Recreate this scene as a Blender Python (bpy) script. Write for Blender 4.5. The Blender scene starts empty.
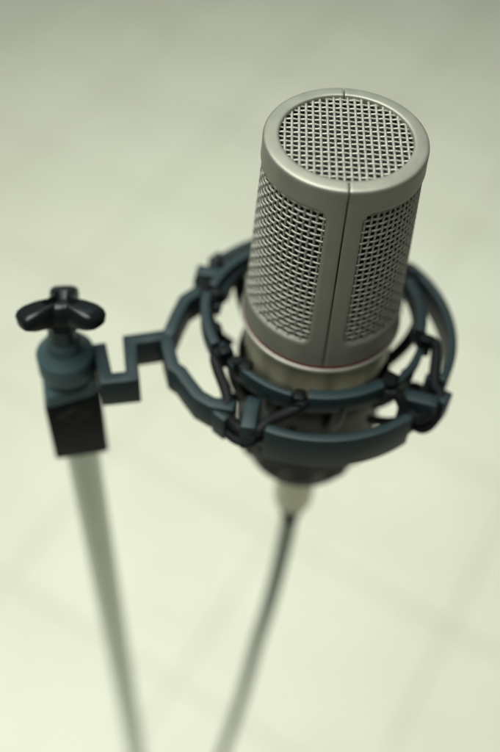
import bpy, bmesh, math, random
from math import sin, cos, pi, radians
from mathutils import Vector, Matrix

random.seed(4)
SC = bpy.context.scene
COL = SC.collection
MM = 0.001

# ------------------------------------------------------------------ camera
cam_data = bpy.data.cameras.new("camera")
cam = bpy.data.objects.new("camera", cam_data)
COL.objects.link(cam)
RX = Vector((0.98699134, 0.1553102, 0.0415553))
DN = Vector((0.14742658, -0.77118924, -0.61930006))
FW = Vector((-0.06413661, 0.61737015, -0.78405395))
m = Matrix.Identity(4)
for i in range(3):
    m[i][0] = RX[i]; m[i][1] = -DN[i]; m[i][2] = -FW[i]
m.translation = Vector((0.0, -240.164, 179.186)) * MM
cam.matrix_world = m
cam_data.sensor_fit = 'VERTICAL'
cam_data.sensor_height = 36.0
cam_data.sensor_width = 24.0
cam_data.lens = 936.34 / 752 * 36.0
cam_data.clip_start = 0.01
cam_data.clip_end = 60
cam_data.dof.use_dof = True
cam_data.dof.focus_distance = 0.294
cam_data.dof.aperture_fstop = 3.9
SC.camera = cam

# ------------------------------------------------------------------ light
SC.view_settings.view_transform = 'Standard'
SC.view_settings.look = 'None'
SC.view_settings.exposure = 0.0
SC.view_settings.gamma = 1.0
w = bpy.data.worlds.new("World"); SC.world = w; w.use_nodes = True
bg = w.node_tree.nodes['Background']
bg.inputs[0].default_value = (0.80, 0.95, 0.88, 1)
bg.inputs[1].default_value = 0.12


def area(name, loc, target, sx, sy, power, color):
    d = bpy.data.lights.new(name, 'AREA'); d.shape = 'RECTANGLE'
    d.size = sx; d.size_y = sy; d.energy = power; d.color = color
    o = bpy.data.objects.new(name, d); COL.objects.link(o)
    o.location = loc
    o.rotation_euler = (Vector(target) - Vector(loc)).to_track_quat('-Z', 'Y').to_euler()
    return o


lamp = area("ceiling_lamp", (-0.66, 0.15, 1.70), (0.12, 0.68, -1.23), 2.0, 2.0, 44, (0.95, 1.0, 0.95))
lamp.data.spread = radians(100)
area("window_light", (-0.3, 2.9, 2.0), (0, 0.1, -0.1), 1.6, 1.2, 9, (0.72, 0.97, 1.0))


# ------------------------------------------------------------------ materials
def mat(name, color, rough=0.5, metal=0.0, noise=0.0, nscale=400, bump=0.0, bscale=900, spec=0.5, color2=None):
    M = bpy.data.materials.new(name); M.use_nodes = True
    nt = M.node_tree; b = nt.nodes['Principled BSDF']
    b.inputs['Base Color'].default_value = (*color, 1)
    b.inputs['Roughness'].default_value = rough
    b.inputs['Metallic'].default_value = metal
    b.inputs['Specular IOR Level'].default_value = spec
    tc = nt.nodes.new('ShaderNodeTexCoord')
    if noise or color2:
        n = nt.nodes.new('ShaderNodeTexNoise'); n.inputs['Scale'].default_value = nscale
        n.inputs['Detail'].default_value = 6
        nt.links.new(tc.outputs['Object'], n.inputs['Vector'])
        r = nt.nodes.new('ShaderNodeValToRGB')
        c2 = color2 or tuple(c * (1 - noise) for c in color)
        r.color_ramp.elements[0].color = (*c2, 1); r.color_ramp.elements[0].position = 0.35
        r.color_ramp.elements[1].color = (*color, 1); r.color_ramp.elements[1].position = 0.65
        nt.links.new(n.outputs['Fac'], r.inputs[0]); nt.links.new(r.outputs[0], b.inputs['Base Color'])
        mr = nt.nodes.new('ShaderNodeMapRange')
        mr.inputs[3].default_value = rough * 0.88; mr.inputs[4].default_value = min(1, rough * 1.12)
        nt.links.new(n.outputs['Fac'], mr.inputs[0]); nt.links.new(mr.outputs[0], b.inputs['Roughness'])
    if bump:
        n2 = nt.nodes.new('ShaderNodeTexNoise'); n2.inputs['Scale'].default_value = bscale
        n2.inputs['Detail'].default_value = 4
        nt.links.new(tc.outputs['Object'], n2.inputs['Vector'])
        bp = nt.nodes.new('ShaderNodeBump'); bp.inputs['Strength'].default_value = bump
        bp.inputs['Distance'].default_value = 0.0001
        nt.links.new(n2.outputs['Fac'], bp.inputs['Height']); nt.links.new(bp.outputs[0], b.inputs['Normal'])
    return M


M_SHELL = mat("satin_champagne_metal", (0.268, 0.262, 0.212), 0.50, 0.62, noise=0.10, nscale=120, bump=0.10, bscale=5000)
M_MESH = mat("mesh_wire_metal", (0.36, 0.348, 0.295), 0.55, 0.65, noise=0.15, nscale=500)
M_BEAD = mat("bead_metal", (0.40, 0.38, 0.32), 0.45, 0.6, noise=0.1, nscale=200)
M_BODY = mat("body_metal", (0.30, 0.282, 0.21), 0.48, 0.7, noise=0.12, nscale=150, bump=0.08, bscale=5000)
M_RED = mat("red_ring_paint", (0.10, 0.010, 0.008), 0.45, 0.0, noise=0.1, nscale=300)
M_LINER = mat("dark_inner_screen", (0.005, 0.005, 0.005), 0.8, 0.0, noise=0.2, nscale=900)
M_PLAST = mat("moulded_blue_black_plastic", (0.0085, 0.0195, 0.0215), 0.50, 0.0, spec=0.28, noise=0.12, nscale=90, bump=0.25, bscale=1600)
M_COLLAR = mat("sheen_lightened_plastic", (0.038, 0.066, 0.070), 0.42, 0.0, spec=0.45, noise=0.15, nscale=90, bump=0.25, bscale=1600)  # same plastic as the mount, lightened to paint in the collar's bright band
M_LIP = mat("brown_reflection_plastic", (0.016, 0.014, 0.011), 0.5, 0.0, noise=0.3, nscale=300)  # brown reflection along the socket lip, put into the base colour
M_GLOSS = mat("glossy_black_plastic", (0.005, 0.007, 0.007), 0.30, 0.0, spec=0.28, noise=0.1, nscale=120, bump=0.1, bscale=900)
M_DARK = mat("black_plastic", (0.002, 0.0035, 0.003), 0.5, 0.0, spec=0.13, noise=0.15, nscale=120, bump=0.25, bscale=1600)
M_RUB = mat("black_rubber", (0.004, 0.005, 0.005), 0.65, 0.0, noise=0.2, nscale=300, spec=0.18)
M_CHROME = mat("chromed_tube", (0.40, 0.43, 0.39), 0.16, 0.95, noise=0.06, nscale=60)
M_PLUG = mat("nickel_plug", (0.46, 0.445, 0.36), 0.36, 0.8, noise=0.1, nscale=150)
M_CORD = mat("grey_cord_jacket", (0.23, 0.265, 0.20), 0.5, 0.0, noise=0.15, nscale=200)
M_IRON = mat("cast_iron", (0.02, 0.02, 0.02), 0.55, 0.2, noise=0.2, nscale=60, bump=0.3, bscale=400)


def floor_material():
    M = bpy.data.materials.new("cream_floor_tiles"); M.use_nodes = True
    nt = M.node_tree; N = nt.nodes; L = nt.links
    b = N['Principled BSDF']; b.inputs['Roughness'].default_value = 0.45
    tc = N.new('ShaderNodeTexCoord'); mp = N.new('ShaderNodeMapping')
    # tile grid rotated, one crossing at (0.277, 0.420)
    mp.vector_type = 'TEXTURE'
    mp.inputs['Location'].default_value = (0.277, 0.423, 0)
    mp.inputs['Rotation'].default_value = (0, 0, radians(-21.5))
    L.new(tc.outputs['Object'], mp.inputs['Vector'])
    br = N.new('ShaderNodeTexBrick'); br.offset = 0.0; br.squash = 1.0
    br.inputs['Scale'].default_value = 1.0
    br.inputs['Brick Width'].default_value = 0.325; br.inputs['Row Height'].default_value = 0.302
    br.inputs['Mortar Size'].default_value = 0.0065
    br.inputs['Mortar Smooth'].default_value = 0.1
    br.inputs['Color1'].default_value = (0.645, 0.630, 0.510, 1)
    br.inputs['Color2'].default_value = (0.630, 0.618, 0.500, 1)
    br.inputs['Mortar'].default_value = (0.55, 0.537, 0.428, 1)
    L.new(mp.outputs[0], br.inputs['Vector'])
    n = N.new('ShaderNodeTexNoise'); n.inputs['Scale'].default_value = 7; n.inputs['Detail'].default_value = 5
    L.new(tc.outputs['Object'], n.inputs['Vector'])
    mx = N.new('ShaderNodeMix'); mx.data_type = 'RGBA'; mx.blend_type = 'MULTIPLY'
    mr = N.new('ShaderNodeMapRange'); mr.inputs[1].default_value = 0.3; mr.inputs[2].default_value = 0.7
    mr.inputs[3].default_value = 0.0; mr.inputs[4].default_value = 1.0
    L.new(n.outputs['Fac'], mr.inputs[0]); L.new(mr.outputs[0], mx.inputs[0])
    mx.inputs[7].default_value = (0.93, 0.93, 0.91, 1)
    L.new(br.outputs['Color'], mx.inputs[6]); L.new(mx.outputs[2], b.inputs['Base Color'])
    return M


# ------------------------------------------------------------------ helpers
def link(name, verts, faces, material, parent=None, sharp=32, flip=False):
    me = bpy.data.meshes.new(name)
    me.from_pydata([tuple(c * MM for c in v) for v in verts], [], faces)
    me.update()
    bm = bmesh.new(); bm.from_mesh(me)
    bmesh.ops.recalc_face_normals(bm, faces=bm.faces)
    if flip:
        bmesh.ops.reverse_faces(bm, faces=bm.faces)
    bm.to_mesh(me); bm.free()
    for p in me.polygons: p.use_smooth = True
    me.set_sharp_from_angle(angle=radians(sharp))
    me.materials.append(material)
    o = bpy.data.objects.new(name, me); COL.objects.link(o)
    if parent: o.parent = parent; o.matrix_parent_inverse = parent.matrix_world.inverted()
    return o


def link_bm(name, bm, material, parent=None, sharp=32):
    me = bpy.data.meshes.new(name)
    bmesh.ops.recalc_face_normals(bm, faces=bm.faces)
    for v in bm.verts: v.co *= MM
    bm.to_mesh(me); bm.free()
    for p in me.polygons: p.use_smooth = True
    me.set_sharp_from_angle(angle=radians(sharp))
    me.materials.append(material)
    o = bpy.data.objects.new(name, me); COL.objects.link(o)
    if parent: o.parent = parent; o.matrix_parent_inverse = parent.matrix_world.inverted()
    return o


def thing(name, loc, label, cat):
    o = bpy.data.objects.new(name, None); o.empty_display_size = 0.01
    COL.objects.link(o); o.location = Vector(loc) * MM
    o['label'] = label; o['category'] = cat
    bpy.context.view_layer.update()
    return o


def polar(az, r, z=0.0):
    a = radians(az)
    return Vector((r * sin(a), -r * cos(a), z))


def lathe(profile, n=96, center=(0, 0), cap0=False, cap1=False):
    V = []; F = []
    for r, z in profile:
        for k in range(n):
            a = 2 * pi * k / n
            V.append((center[0] + r * cos(a), center[1] + r * sin(a), z))
    for i in range(len(profile) - 1):
        for k in range(n):
            F.append((i * n + k, i * n + (k + 1) % n, (i + 1) * n + (k + 1) % n, (i + 1) * n + k))
    if cap0: F.append(tuple(range(n)))
    if cap1: F.append(tuple(range((len(profile) - 1) * n, len(profile) * n)))
    return V, F


def tube(path, r, sides=10, closed=False, cap=True):
    """tube along a list of Vectors; r number or list"""
    path = [Vector(p) for p in path]; n = len(path)
    rad = r if isinstance(r, (list, tuple)) else [r] * n
    V = []; F = []
    up = None
    for i, p in enumerate(path):
        if closed: t = path[(i + 1) % n] - path[i - 1]
        else: t = path[min(i + 1, n - 1)] - path[max(i - 1, 0)]
        t.normalize()
        if up is None:
            up = t.orthogonal().normalized()
        else:
            up = (up - t * up.dot(t)).normalized()
        b = t.cross(up)
        for k in range(sides):
            a = 2 * pi * k / sides
            V.append(p + (up * cos(a) + b * sin(a)) * rad[i])
    for i in range(n if closed else n - 1):
        j = (i + 1) % n
        for k in range(sides):
            F.append((i * sides + k, i * sides + (k + 1) % sides, j * sides + (k + 1) % sides, j * sides + k))
    if cap and not closed:
        F.append(tuple(range(sides))); F.append(tuple((n - 1) * sides + k for k in range(sides)))
    return V, F


def merge(parts):
    V = []; F = []
    for v, f in parts:
        o = len(V); V += [tuple(q) for q in v]; F += [tuple(i + o for i in q) for q in f]
    return V, F


def spline(pts, per=8):
    pts = [Vector(p) for p in pts]; out = []
    for i in range(len(pts) - 1):
        p0 = pts[max(i - 1, 0)]; p1 = pts[i]; p2 = pts[i + 1]; p3 = pts[min(i + 2, len(pts) - 1)]
        for k in range(per):
            t = k / per
            out.append(0.5 * ((2 * p1) + (p2 - p0) * t + (2 * p0 - 5 * p1 + 4 * p2 - p3) * t * t + (3 * p1 - p0 - 3 * p2 + p3) * t ** 3))
    out.append(pts[-1]); return out


def bevel_sharp(bm, off=0.5, seg=2, ang=30):
    bm.normal_update()
    es = [e for e in bm.edges if len(e.link_faces) == 2 and e.calc_face_angle(0) > radians(ang)]
    bmesh.ops.bevel(bm, geom=es, offset=off, offset_type='OFFSET', segments=seg, profile=0.5, affect='EDGES', clamp_overlap=True)


def ribbon_bm(bm, path, width, z0, z1, closed=False):
    """upright band: 2D centre line (x, y) thickened by width, from z0 to z1"""
    P = [Vector((p[0], p[1])) for p in path]; n = len(P)
    Lf = []; Rt = []
    for i in range(n):
        if closed: a, b = P[i - 1], P[(i + 1) % n]
        else: a, b = P[max(i - 1, 0)], P[min(i + 1, n - 1)]
        d1 = (P[i] - a).normalized() if (P[i] - a).length > 1e-6 else None
        d2 = (b - P[i]).normalized() if (b - P[i]).length > 1e-6 else None
        d1 = d1 or d2; d2 = d2 or d1
        n1 = Vector((-d1.y, d1.x)); n2 = Vector((-d2.y, d2.x))
        nn = (n1 + n2).normalized(); k = 1 / max(0.45, nn.dot(n1))
        Lf.append(P[i] + nn * k * width / 2); Rt.append(P[i] - nn * k * width / 2)
    vs = []
    for i in range(n):
        vs.append([bm.verts.new((Lf[i].x, Lf[i].y, z0)), bm.verts.new((Rt[i].x, Rt[i].y, z0)),
                   bm.verts.new((Rt[i].x, Rt[i].y, z1)), bm.verts.new((Lf[i].x, Lf[i].y, z1))])
    for i in range(n if closed else n - 1):
        a, b = vs[i], vs[(i + 1) % n]
        for k in range(4):
            bm.faces.new((a[k], a[(k + 1) % 4], b[(k + 1) % 4], b[k]))
    if not closed:
        bm.faces.new(vs[0]); bm.faces.new(vs[-1][::-1])


def ribbons(name, paths, material, parent, bev=0.6, ang=30):
    """several separate bands (path, width, z0, z1) -> one mesh, each bevelled"""
    V = []; F = []
    for path, width, z0, z1 in paths:
        bm = bmesh.new(); ribbon_bm(bm, path, width, z0, z1)
        bmesh.ops.recalc_face_normals(bm, faces=bm.faces)
        bevel_sharp(bm, bev, 2, ang)
        bm.verts.index_update()
        o = len(V); V += [tuple(v.co) for v in bm.verts]
        F += [tuple(v.index + o for v in f.verts) for f in bm.faces]; bm.free()
    return link(name, V, F, material, parent)


def arc(a0, a1, r0, r1=None, step=2.0):
    r1 = r0 if r1 is None else r1
    n = max(2, int(abs(a1 - a0) / step) + 1)
    return [polar(a0 + (a1 - a0) * i / (n - 1), r0 + (r1 - r0) * i / (n - 1)).xy for i in range(n)]


def box_bm(sx, sy, sz, bev=0.6, seg=2):
    bm = bmesh.new(); bmesh.ops.create_cube(bm, size=1.0)
    for v in bm.verts: v.co = Vector((v.co.x * sx, v.co.y * sy, v.co.z * sz))
    bmesh.ops.bevel(bm, geom=bm.edges[:], offset=bev, segments=seg, profile=0.5, affect='EDGES', clamp_overlap=True)
    return bm


def bm_geo(bm, M):
    bm.verts.index_update()
    V = [tuple(M @ v.co) for v in bm.verts]; F = [tuple(v.index for v in f.verts) for f in bm.faces]
    bm.free(); return V, F


# ------------------------------------------------------------------ floor
FZ = -1230.0
Vf = [(-3500, -2600, FZ), (3500, -2600, FZ), (3500, 4500, FZ), (-3500, 4500, FZ)]
fl = link("floor", Vf, [(0, 1, 2, 3)], floor_material())
if fl.data.polygons[0].normal.z < 0: fl.data.flip_normals()
fl['kind'] = 'structure'

# ------------------------------------------------------------------ microphone
mic = thing("microphone", (0, 0, 0), "silver champagne studio microphone with woven wire grilles held upright in the black shock mount", "microphone")
SEAM = 7.3


def RZ(z):
    return 26.0 + 3.25 * (-z - 4.0) / 73.5


Z0, Z1 = -4.0, -77.5          # shell top / bottom
WZ0, WZ1 = -9.8, -67.0        # grille window
WA = 12.7                     # frame half angle beside the seam
RIM = [(20.9, -2.6), (20.9, -0.75), (21.0, -0.40), (21.3, -0.18), (22.0, -0.16), (23.0, -0.22), (24.0, -0.32), (24.8, -0.42), (25.3, -0.54), (25.62, -0.74), (25.84, -1.08), (25.96, -1.6), (26.0, -2.4), (26.0, -4.0)]


def half_shell(side):
    a0 = SEAM + 0.42 + 180 * side; a1 = SEAM - 0.42 + 180 * (side + 1)
    w0 = SEAM + WA + 180 * side; w1 = SEAM - WA + 180 * (side + 1)
    rc = 3.2                                      # corner radius of the window, mm
    deg = 180 / pi / 27.5                         # mm -> degrees
    # window loop in (u=mm along, z), and matching outer loop
    u0, u1 = w0 / deg, w1 / deg; U0, U1 = a0 / deg, a1 / deg
    pts = []

    def ray(cx, cz, th):
        dx, dz = cos(th), sin(th); t = 1e9
        if dx > 1e-6: t = min(t, (U1 - cx) / dx)
        if dx < -1e-6: t = min(t, (U0 - cx) / dx)
        if dz > 1e-6: t = min(t, (Z0 - cz) / dz)
        if dz < -1e-6: t = min(t, (Z1 - cz) / dz)
        return (cx + dx * t, cz + dz * t)
    # order: bottom left->right, right up, top right->left, left down
    corners = [(u1 - rc, WZ1 + rc, -pi / 2), (u1 - rc, WZ0 - rc, 0.0), (u0 + rc, WZ0 - rc, pi / 2), (u0 + rc, WZ1 + rc, pi)]
    for ci, (cx, cz, th0) in enumerate(corners):
        sgnx = 1 if cx > (u0 + u1) / 2 else -1; sgnz = 1 if cz > (WZ0 + WZ1) / 2 else -1
        cor = math.atan2((Z0 if sgnz > 0 else Z1) - cz, (U1 if sgnx > 0 else U0) - cx)
        while cor < th0 - 1e-6: cor += 2 * pi
        ths = sorted([th0 + pi / 2 * k / 8 for k in range(9)] + [cor])
        for th in ths:
            pts.append(((cx + rc * cos(th), cz + rc * sin(th)), ray(cx, cz, th)))
        nx, nz, nth = corners[(ci + 1) % 4]
        n = 40 if abs(nx - cx) > abs(nz - cz) else 16
        th1 = th0 + pi / 2
        for k in range(1, n):
            t = k / n; x = cx + (nx - cx) * t; z = cz + (nz - cz) * t
            pts.append(((x + rc * cos(th1), z + rc * sin(th1)), ray(x, z, th1)))
    n = len(pts); V = []; F = []
    # loops: (t from outer to window, depth below the surface, inset of outer loop, inset of window loop)
    loops = [(0, 1.6, 0), (0, 0.25, 0), (0, 0.06, 0.12), (0, 0.0, 0.3), (0.25, 0, 0), (0.5, 0, 0), (0.75, 0, 0), (1, 0, -1.3), (1, 0.08, -0.85), (1, 0.34, -0.35), (1, 0.65, 0), (1, 0.8, 0.05), (1, 1.9, 0.1)]
    um, zm = (U0 + U1) / 2, (Z0 + Z1) / 2
    for t, dep, ins in loops:
        for (iu, iz), (ou, oz) in pts:
            if t == 0:
                u = ou; z = oz
                if abs(ou - U0) < 1e-4: u += ins
                elif abs(ou - U1) < 1e-4: u -= ins
                onside = abs(ou - U0) < 1e-4 or abs(ou - U1) < 1e-4
                d = dep if onside else 0.0
                if not onside and dep == 1.6: d = 0.0; 
            else:
                d = dep
                if t == 1:
                    dx, dz = ou - iu, oz - iz; l = math.hypot(dx, dz)
                    # offset measured outwards from the window edge
                    u = iu + dx / l * (-ins); z = iz + dz / l * (-ins)
                else:
                    u = ou + (iu - ou) * t; z = oz + (iz - oz) * t
            V.append(polar(u * deg, RZ(z) - d, z))
    for i in range(len(loops) - 1):
        for k in range(n):
            j = (k + 1) % n
            F.append((i * n + k, i * n + j, (i + 1) * n + j, (i + 1) * n + k))
    # top rim of this half
    o = len(V); na = 90; prof = RIM
    cols = [0.0, 0.10, 0.35] + [0.35 + (179.16 - 0.7) * k / (na - 1) for k in range(1, na - 1)] + [179.16 - 0.35, 179.16 - 0.10, 179.16]
    nc = len(cols)
    dz = [0.9, 0.06, 0.0] + [0.0] * (na - 2) + [0.0, 0.06, 0.9]
    for ci, c in enumerate(cols):
        for r, z in prof:
            V.append(polar(a0 + c, r, z - (dz[ci] if r < 25.7 and z > -2 else 0)) if r < 25.7 else polar(a0 + c, r - (0.25 if ci in (0, nc - 1) else 0), z))
    m_ = len(prof)
    for c in range(nc - 1):
        for i in range(m_ - 1):
            F.append((o + c * m_ + i, o + (c + 1) * m_ + i, o + (c + 1) * m_ + i + 1, o + c * m_ + i + 1))
    # weld and drop slivers
    bm = bmesh.new(); vs = [bm.verts.new(v) for v in V]
    for f in F:
        try: bm.faces.new([vs[i] for i in f])
        except ValueError: pass
    bmesh.ops.remove_doubles(bm, verts=bm.verts, dist=0.004)
    bmesh.ops.dissolve_degenerate(bm, edges=bm.edges, dist=0.002)
    return link_bm("grille_shell", bm, M_SHELL, mic, 40), (w0, w1)


PITCH = 2.25; WR = 0.43; AMP = 0.14


def side_mesh(w0, w1, parent):
    """woven wire: verticals and rings passing over and under one another"""
    V = []; F = []
    pa = PITCH / 27.2 * 180 / pi
    na = int((w1 - w0) / pa); zs = []
    nz = int((WZ0 - WZ1) / PITCH)
    za = (WZ0 + WZ1) / 2 + nz * PITCH / 2; aa = (w0 + w1) / 2 - na * pa / 2
    parts = []
    ca = [aa + k * pa for k in range(na + 1)]; cz = [za - k * PITCH for k in range(nz + 1)]
    jit = [random.uniform(-.05, .05) for _ in range(200)]
    for i, z in enumerate(cz):
        path = []
        for s in range(-3, na * 6 + 4):
            a = aa + s * pa / 6; t = s / 6
            rr = RZ(z) - 1.05 + AMP * cos(pi * t) * (1 if i % 2 else -1)
            path.append(polar(a, rr, z + jit[i]))
        parts.append(tube(path, WR, 7))
    for j, a in enumerate(ca):
        path = []
        for s in range(-3, nz * 6 + 4):
            z = za - s * PITCH / 6; t = s / 6
            rr = RZ(z) - 1.05 - AMP * cos(pi * t) * (1 if j % 2 else -1)
            path.append(polar(a + jit[j + 60] * .6, rr, z))
        parts.append(tube(path, WR, 7))
    V, F = merge(parts)
    return link("side_mesh", V, F, M_MESH, parent, 60)


for s in (0, 1):
    sh, (w0, w1) = half_shell(s)
    side_mesh(w0, w1, sh)

# flat woven mesh in the top rim
parts = []; RT = 21.4; ZT = -1.55
sa = radians(SEAM); ex = Vector((cos(sa), sin(sa), 0)); ey = Vector((sin(sa), -cos(sa), 0))
for dirn in (0, 1):
    for i in range(-9, 10):
        c = (i + 0.5 * (dirn == 0)) * PITCH + random.uniform(-.05, .05)
        if abs(c) > RT - 0.6: continue
        h = math.sqrt(RT * RT - c * c); n = int(2 * h / (PITCH / 6)); path = []
        for s in range(n + 1):
            t = -h + 2 * h * s / n
            ph = t / PITCH - (0.5 if dirn == 1 else 0.0)
            zz = ZT + (0.14 if dirn == 0 else -0.10) + (0.10 if dirn == 0 else 0.12) * cos(pi * ph) * (1 if i % 2 else -1) * (1 if dirn == 0 else -1)
            p = ex * c + ey * t if dirn == 0 else ex * t + ey * c
            path.append(Vector((p.x, p.y, zz)))
        parts.append(tube(path, 0.46 if dirn == 0 else 0.39, 8))
V, F = merge(parts); link("top_mesh", V, F, M_MESH, mic, 60)
# dark screen behind the wire
V, F = lathe([(0.01, -5.0), (20.5, -5.0), (22.6, -6.5), (22.9, -20), (25.4, -76.5)], 64)
link("inner_screen", V, F, M_LINER, mic)
V, F = lathe([(28.6, -77.45), (29.32, -77.5), (29.4, -77.7), (29.4, -78.7), (28.6, -79.2)], 128)
link("accent_ring", V, F, M_RED, mic)
pr = [(28.6, -78.9)] + [(29.0 + 1.0 * cos(t), -79.95 + 1.05 * sin(t)) for t in [radians(90 - 15 * k) for k in range(13)]] + [(28.2, -81.05)]
V, F = lathe(pr, 128); link("bead_ring", V, F, M_BEAD, mic)
V, F = lathe([(27.4, -80.6), (28.3, -81.2), (28.5, -82), (28.3, -94), (27.4, -94.6), (26.9, -95.2), (26.9, -118), (26.4, -122), (24, -146), (21, -156), (13, -160), (10.2, -160.5), (10.2, -166)], 96, cap1=True)
link("body", V, F, M_BODY, mic)

# ------------------------------------------------------------------ shock mount
mount = thing("shock_mount", (0, 0, -170), "blue black plastic elastic shock mount with stepped outer ring cradling the silver microphone", "shock mount")
ZT_O, ZB_O = -89.0, -102.0
LUGS = [-25.0, 57.0, 150.0, -117.0]
RO = 52.2; WO = 3.6
# ring bands between the lugs
left_lo = [(-56.2, -15.0), (-53.6, -22.0), (-50.5, -29.2), (-47.3, -31.0), (-43.5, -35.5), (-38.7, -40.6), (-33.5, -43.0), (-25.2, -43.2)]
left_hi = [(-55.6, -15.2), (-54.9, -8.5), (-54.3, -3.0), (-53.0, 4.6), (-48.6, 10.2), (-42.8, 13.6)]
bands = [
    (arc(-14.5, 46.5, 52.0, 51.4), WO, ZB_O - 3.5, ZT_O),
    (arc(70.0, 141.0, 51.0, 52.5), WO, ZB_O, ZT_O),
    (arc(159.0, 234.5, 52.0, 52.0), WO, ZB_O, ZT_O),
    (left_lo, 4.9, ZB_O, ZT_O), (left_hi, 4.8, ZB_O + 0.003, ZT_O - 0.003)]
# short inward hooks at the band ends
for a, r0, r1 in ((-14.5, 52, 46.5), (46.5, 51.4, 45.5), (70, 51, 45), (141, 52.5, 46.5), (159, 52, 46.5), (234.5, 52, 46.5)):
    s = 3 if a in (-14.5, 70, 159) else -3
    bands.append(([polar(a + s * 0.2, r0 - 1.0).xy, polar(a - s * 0.1, (r0 + r1) / 2).xy, polar(a - s * 0.5, r1).xy], 3.2, ZB_O + 0.6, ZT_O - 0.02))
# low bridge that carries the lugs
for lg in LUGS:
    bands.append((arc(lg - 15, lg + 15, 51.0), 3.0, ZB_O + 0.3, ZB_O + 5.5))
outer = ribbons("outer_ring", bands, M_PLAST, mount, 0.7, 28)
# lug blocks standing on the bridge, each with a smaller lip beside it
for k, lg in enumerate(LUGS):
    s = -1 if k in (0, 3) else 1
    pth = [polar(lg + 1.0 * s, 42.5).xy, polar(lg - 0.5 * s, 46.5).xy, polar(lg - 2.5 * s, 50.0).xy, polar(lg - 5.0 * s + 9 * s * 0, 55.6).xy]
    if k in (1, 2): pth = [polar(lg - 5, 43).xy, polar(lg - 2, 47).xy, polar(lg + 0.5, 51).xy, polar(lg + 2.0, 54.6).xy]
    ribbons("lug", [(pth, 5.4, ZB_O - 0.6, ZT_O + 0.35)], M_PLAST, outer, 0.7, 28)
    la = lg + (7.5 * s if k in (0, 3) else 7.5)
    ribbons("lip", [(arc(la - 3.2, la + 3.2, 55.2), 3.2, ZB_O - 1.0, ZT_O - 1.6)], M_PLAST, outer, 0.6, 28)
# folded arm towards the stand
arm_path = [(-79.6, -24.2), (-76.3, -32.0), (-72.9, -39.9), (-68.3, -38.4), (-63.9, -36.9), (-66.4, -29.0), (-69.1, -20.4), (-62.5, -17.8), (-56.6, -15.4)]
ribbons("arm", [(arm_path, 4.9, ZB_O - 0.4, ZT_O + 0.25)], M_PLAST, mount, 0.55, 28)

# inner ring with its hooks
ZT_I, ZB_I = -80.0, -88.5
RI = 39.8
HOOKS = [(-52, -4), (44, 82), (128, 174), (-142, -94)]
ib = [(arc(0, 41, RI, 39.2), 4.2, ZB_I, ZT_I), (arc(-39, -7.5, 40.4, 40.8), 2.6, ZB_I, ZT_I - 0.4),
      (arc(-92, -57, 43.6, 42.6), 3.6, ZB_I, ZT_I), (arc(86, 126, 37.6, 39.5), 4.4, ZB_I, ZT_I),
      (arc(133, 170, RI), 3.6, ZB_I, ZT_I), (arc(178, 215, RI), 3.6, ZB_I, ZT_I), (arc(222, 263, RI, 42.5), 3.6, ZB_I, ZT_I)]
lowz = (ZB_I - 1.5, ZB_I + 4.0)
lb = [(arc(a, b, 39.5), 3.0, *lowz) for a, b in ((-62, -36), (-12, 4), (36, 92), (120, 182), (212, 272))]
inner = ribbons("inner_ring", ib + lb, M_PLAST, mount, 0.6, 28)
for pair in HOOKS:
    for h in pair:
        r0 = 40.5
        M = Matrix.Translation(polar(h, r0, ZT_I - 4.6)) @ Matrix.Rotation(radians(h), 4, 'Z')
        g1 = bm_geo(box_bm(4.2, 5.0, 8.8, 0.8), M)
        pin = [polar(h, r0 + 1.8, ZT_I - 3.2), polar(h, r0 + 3.6, ZT_I - 3.2), polar(h, r0 + 4.0, ZT_I - 3.2), polar(h, r0 + 4.9, ZT_I - 3.0)]
        g2 = tube(pin, [1.3, 1.3, 2.1, 2.0], 14)
        V, F = merge([g1, g2]); link("hook", V, F, M_DARK, inner)
for h in (-38.5, 45.5, 176, -140):
    M = Matrix.Translation(polar(h, 39.2, ZT_I - 3.4)) @ Matrix.Rotation(radians(h + 20), 4, 'Z')
    g1 = bm_geo(box_bm(6.4, 5.2, 7.2, 0.9), M)
    g2 = tube([polar(h - 3, 41, ZT_I + 0.1), polar(h - 3, 41, ZT_I + 1.3)], 1.9, 16)
    V, F = merge([g1, g2]); link("hinge_block", V, F, M_DARK, inner)

# elastic cords: inner hook -> over the outer lug slots -> inner hook
for lg, (h0, h1) in zip(LUGS, HOOKS):
    h0 = h0 if h0 < lg + 200 else h0 - 360
    zc = ZT_O + 0.2
    pts = [polar(h0 + 2, 38.4, ZT_I - 5.5), polar(h0 - 2.5, 41.5, ZT_I - 3.6), polar(h0 + 1, 45.0, ZT_I - 4.2),
           polar(lg - 10.5, 48.8, zc - 0.8), polar(lg - 8.4, 52.6, zc - 2.6), polar(lg - 5.2, 53.4, zc - 4.4),
           polar(lg, 53.6, zc - 6.2), polar(lg + 5.2, 53.4, zc - 4.4), polar(lg + 8.4, 52.6, zc - 2.6), polar(lg + 10.5, 48.8, zc - 0.8),
           polar(h1 - 1, 45.0, ZT_I - 4.2), polar(h1 + 2.5, 41.5, ZT_I - 3.6), polar(h1 - 2, 38.4, ZT_I - 5.5)]
    V, F = tube(spline(pts, 6), 2.1, 12)
    link("elastic_cord", V, F, M_RUB, mount, 60)
    # second run from the lower hooks up to the lug
    pts = [polar(h0 + 3, 34.0, -112), polar(h0 + 4, 41.5, -106), polar(lg - 9.0, 49.4, -97.0), polar(lg - 5.5, 54.6, -98.5), polar(lg, 55.4, -99.8), polar(lg + 5.5, 54.6, -98.5), polar(lg + 9.0, 49.4, -97.0), polar(h1 - 4, 41.5, -106), polar(h1 - 3, 34.0, -112)]
    V, F = tube(spline(pts, 6), 1.9, 12)
    link("elastic_cord", V, F, M_RUB, mount, 60)

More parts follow.
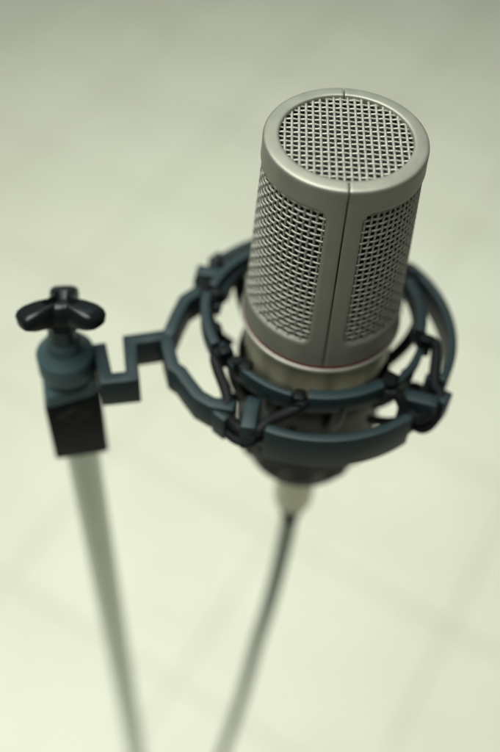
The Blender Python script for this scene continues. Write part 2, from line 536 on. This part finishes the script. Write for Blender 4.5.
# basket under the microphone: struts and a cup
prof = [(29.0, -103.5), (30.2, -104.0), (30.5, -105.5), (30.5, -112), (29.6, -114), (29.4, -138), (30.2, -139), (30.2, -147), (28.4, -150), (26.4, -161), (24.8, -165.5), (12.0, -167.0), (11.2, -166.4), (11.2, -163)]
Vc, Fc = lathe(prof + [(22, -161.5), (27.6, -146.5), (28.6, -103.8), (29.0, -103.5)], 96)
geos = [(Vc, Fc)]
for k in range(12):
    a = k * 30 + 5
    M = Matrix.Translation(polar(a, 27.6, -146)) @ Matrix.Rotation(radians(a), 4, 'Z')
    geos.append(bm_geo(box_bm(9.0, 4.4, 20, 1.6), M))
V, F = merge(geos); basket = link("basket", V, F, M_DARK, mount)
for a in (-46, -20, 18, 62, 104, 150, 196, 240, 284):
    p0 = polar(a, 39.5, ZB_I + 1.5); p1 = polar(a, 37.8, -98); p2 = polar(a, 34.0, -107); p3 = polar(a, 29.6, -114)
    V, F = tube(spline([p0, p1, p2, p3], 5), 2.5, 10); link("strut", V, F, M_DARK, basket, 60)

# clamp that sits on the stand
CX, CY = -91.5, -29.0
BR = Matrix.Translation((CX, CY, 0)) @ Matrix.Rotation(radians(21), 4, 'Z')
bm = bmesh.new()
# body: box with chamfered shoulders; the front recess is only darkened in colour
hw, hd = 10.9, 9.6
levels = [(-147.2, 1.0, 0), (-109.5, 1.0, 2.6)]
loops_ = []
for z, s, tl in levels:
    loops_.append([bm.verts.new((x * hw * s, y * hd * s, z + tl * x)) for x, y in ((-1, -1), (1, -1), (1, 1), (-1, 1))])
bm.faces.new(loops_[0][::-1]); bm.faces.new(loops_[-1])
front = None
for a, b in zip(loops_, loops_[1:]):
    for k in range(4):
        f = bm.faces.new((a[k], a[(k + 1) % 4], b[(k + 1) % 4], b[k]))
bmesh.ops.bevel(bm, geom=bm.edges[:], offset=1.3, segments=3, profile=0.5, affect='EDGES', clamp_overlap=True)
g = [bm_geo(bm, BR)]
V, F = merge(g); adapter = link("stand_adapter", V, F, M_DARK, mount)
# diamond socket: a raised lip around a black face painting the shade of the recess
zc = -118.0
sock = []
rim_ = []
for ring_r, dep in ((6.9, 0.0), (6.7, 0.3), (6.3, 0.3), (5.9, 0.12), (1.8, 0.12)):
    rim_.append([Vector((ring_r * sx, -hd - dep + 0.05, zc + ring_r * 0.62 * sz)) for sx, sz in ((-1, 0), (0, -1), (1, 0), (0, 1))])
Vs = [tuple(BR @ p) for lp in rim_ for p in lp]; Fs = []
for i in range(len(rim_) - 1):
    for k in range(4): Fs.append((i * 4 + k, i * 4 + (k + 1) % 4, (i + 1) * 4 + (k + 1) % 4, (i + 1) * 4 + k))
Fs.append(tuple(range(len(Vs) - 4, len(Vs))))
sk = link("socket", Vs[:16], Fs[:12], M_LIP, adapter)
link("recess_shade", Vs[12:20], [(0, 1, 5, 4), (1, 2, 6, 5), (2, 3, 7, 6), (3, 0, 4, 7), (4, 5, 6, 7)], M_RUB, sk)
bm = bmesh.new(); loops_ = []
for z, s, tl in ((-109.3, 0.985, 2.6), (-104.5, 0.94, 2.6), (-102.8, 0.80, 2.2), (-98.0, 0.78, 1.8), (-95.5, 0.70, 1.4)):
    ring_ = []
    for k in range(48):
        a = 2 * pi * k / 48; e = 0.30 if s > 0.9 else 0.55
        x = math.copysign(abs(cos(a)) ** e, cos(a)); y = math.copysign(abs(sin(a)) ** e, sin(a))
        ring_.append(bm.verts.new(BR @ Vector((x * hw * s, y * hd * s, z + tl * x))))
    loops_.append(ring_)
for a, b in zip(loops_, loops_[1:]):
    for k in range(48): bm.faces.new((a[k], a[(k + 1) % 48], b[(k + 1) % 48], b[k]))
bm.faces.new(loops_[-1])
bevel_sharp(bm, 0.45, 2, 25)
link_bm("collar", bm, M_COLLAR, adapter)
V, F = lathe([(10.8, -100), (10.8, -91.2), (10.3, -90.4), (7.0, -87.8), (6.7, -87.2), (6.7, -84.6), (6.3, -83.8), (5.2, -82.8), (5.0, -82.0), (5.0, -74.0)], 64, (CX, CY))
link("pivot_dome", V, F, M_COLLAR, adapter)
# star knob, four lobes, slightly tipped
kb = Matrix.Translation((CX + 1.5, CY + 0.2, -67.5)) @ Matrix.Rotation(radians(-21), 4, 'X') @ Matrix.Rotation(radians(-4), 4, 'Y')
N = 120; Vk = []; Fk = []
secs = [(-7.5, 0.62, 0.0), (-5.0, 0.66, 0.25), (-3.2, 0.88, 0.9), (-2.0, 0.97, 1.0), (1.0, 1.0, 1.0), (2.4, 0.96, 1.0), (3.4, 0.86, 1.0), (4.0, 0.70, 0.95), (4.2, 0.5, 0.7), (1.6, 0.42, 0.5), (1.4, 0.20, 0.0)]
for z, s, l in secs:
    for k in range(N):
        a = 2 * pi * k / N
        c = 0.5 + 0.5 * cos(3 * (a - radians(103)))
        q = min(1.0, max(0.0, (c - 0.22) / 0.70)); lobe = 6.2 + (16.4 - 6.2) * (q * q * (3 - 2 * q))
        r = s * (lobe * l + 8.0 * (1 - l))
        Vk.append(tuple(kb @ Vector((r * cos(a), r * sin(a), z - 0.8 * l * max(0.0, (r - 4.0) / 11.6) ** 1.2))))
for i in range(len(secs) - 1):
    for k in range(N):
        Fk.append((i * N + k, i * N + (k + 1) % N, (i + 1) * N + (k + 1) % N, (i + 1) * N + k))
Fk.append(tuple(range(N))); Fk.append(tuple(range((len(secs) - 1) * N, len(secs) * N)))
link("star_knob", Vk, Fk, M_GLOSS, mount, 40)

# ------------------------------------------------------------------ stand
stand = thing("microphone_stand", (CX, CY, FZ), "upright chrome tube stand under the black clamp with the star knob", "stand")
V, F = lathe([(7.2, -1215), (7.2, -147.0)], 40, (CX, CY), cap1=True); link("pole", V, F, M_CHROME, stand)
V, F = lathe([(118, FZ + 0.5), (120, FZ + 3), (119, FZ + 9), (110, FZ + 13), (22, FZ + 22), (12, FZ + 34), (9.4, FZ + 38), (7.3, FZ + 38.5)], 72, (CX, CY), cap0=True)
link("round_base", V, F, M_IRON, stand)

# ------------------------------------------------------------------ cable
cable = thing("microphone_cable", (0, 0, -166), "grey microphone cable with nickel plug hanging below the shock mount", "cable")
V, F = lathe([(9.2, -163.5), (9.5, -164), (9.5, -172), (9.1, -172.5), (9.1, -178), (9.5, -178.5), (9.5, -212), (8.9, -216.5), (7.6, -218)], 48, cap1=True)
link("plug", V, F, M_PLUG, cable)
V, F = lathe([(7.4, -217.5), (7.2, -221), (5.4, -227), (4.3, -233), (3.9, -238)], 40, cap0=True, cap1=True)
link("strain_relief", V, F, M_RUB, cable)
pts = [(0, 0, -230), (-0.6, -0.5, -255), (-2.6, -2.6, -300), (-5.5, -1.5, -350), (-9, 1, -400), (-15.5, -2, -500), (-25, -10, -600), (-42, -28, -760), (-62, -60, -930), (-70, -120, -1080), (-40, -190, -1180), (40, -240, -1222), (170, -250, -1226), (420, -180, -1226)]
V, F = tube(spline(pts, 10), 4.2, 14); link("cord", V, F, M_CORD, cable, 60)
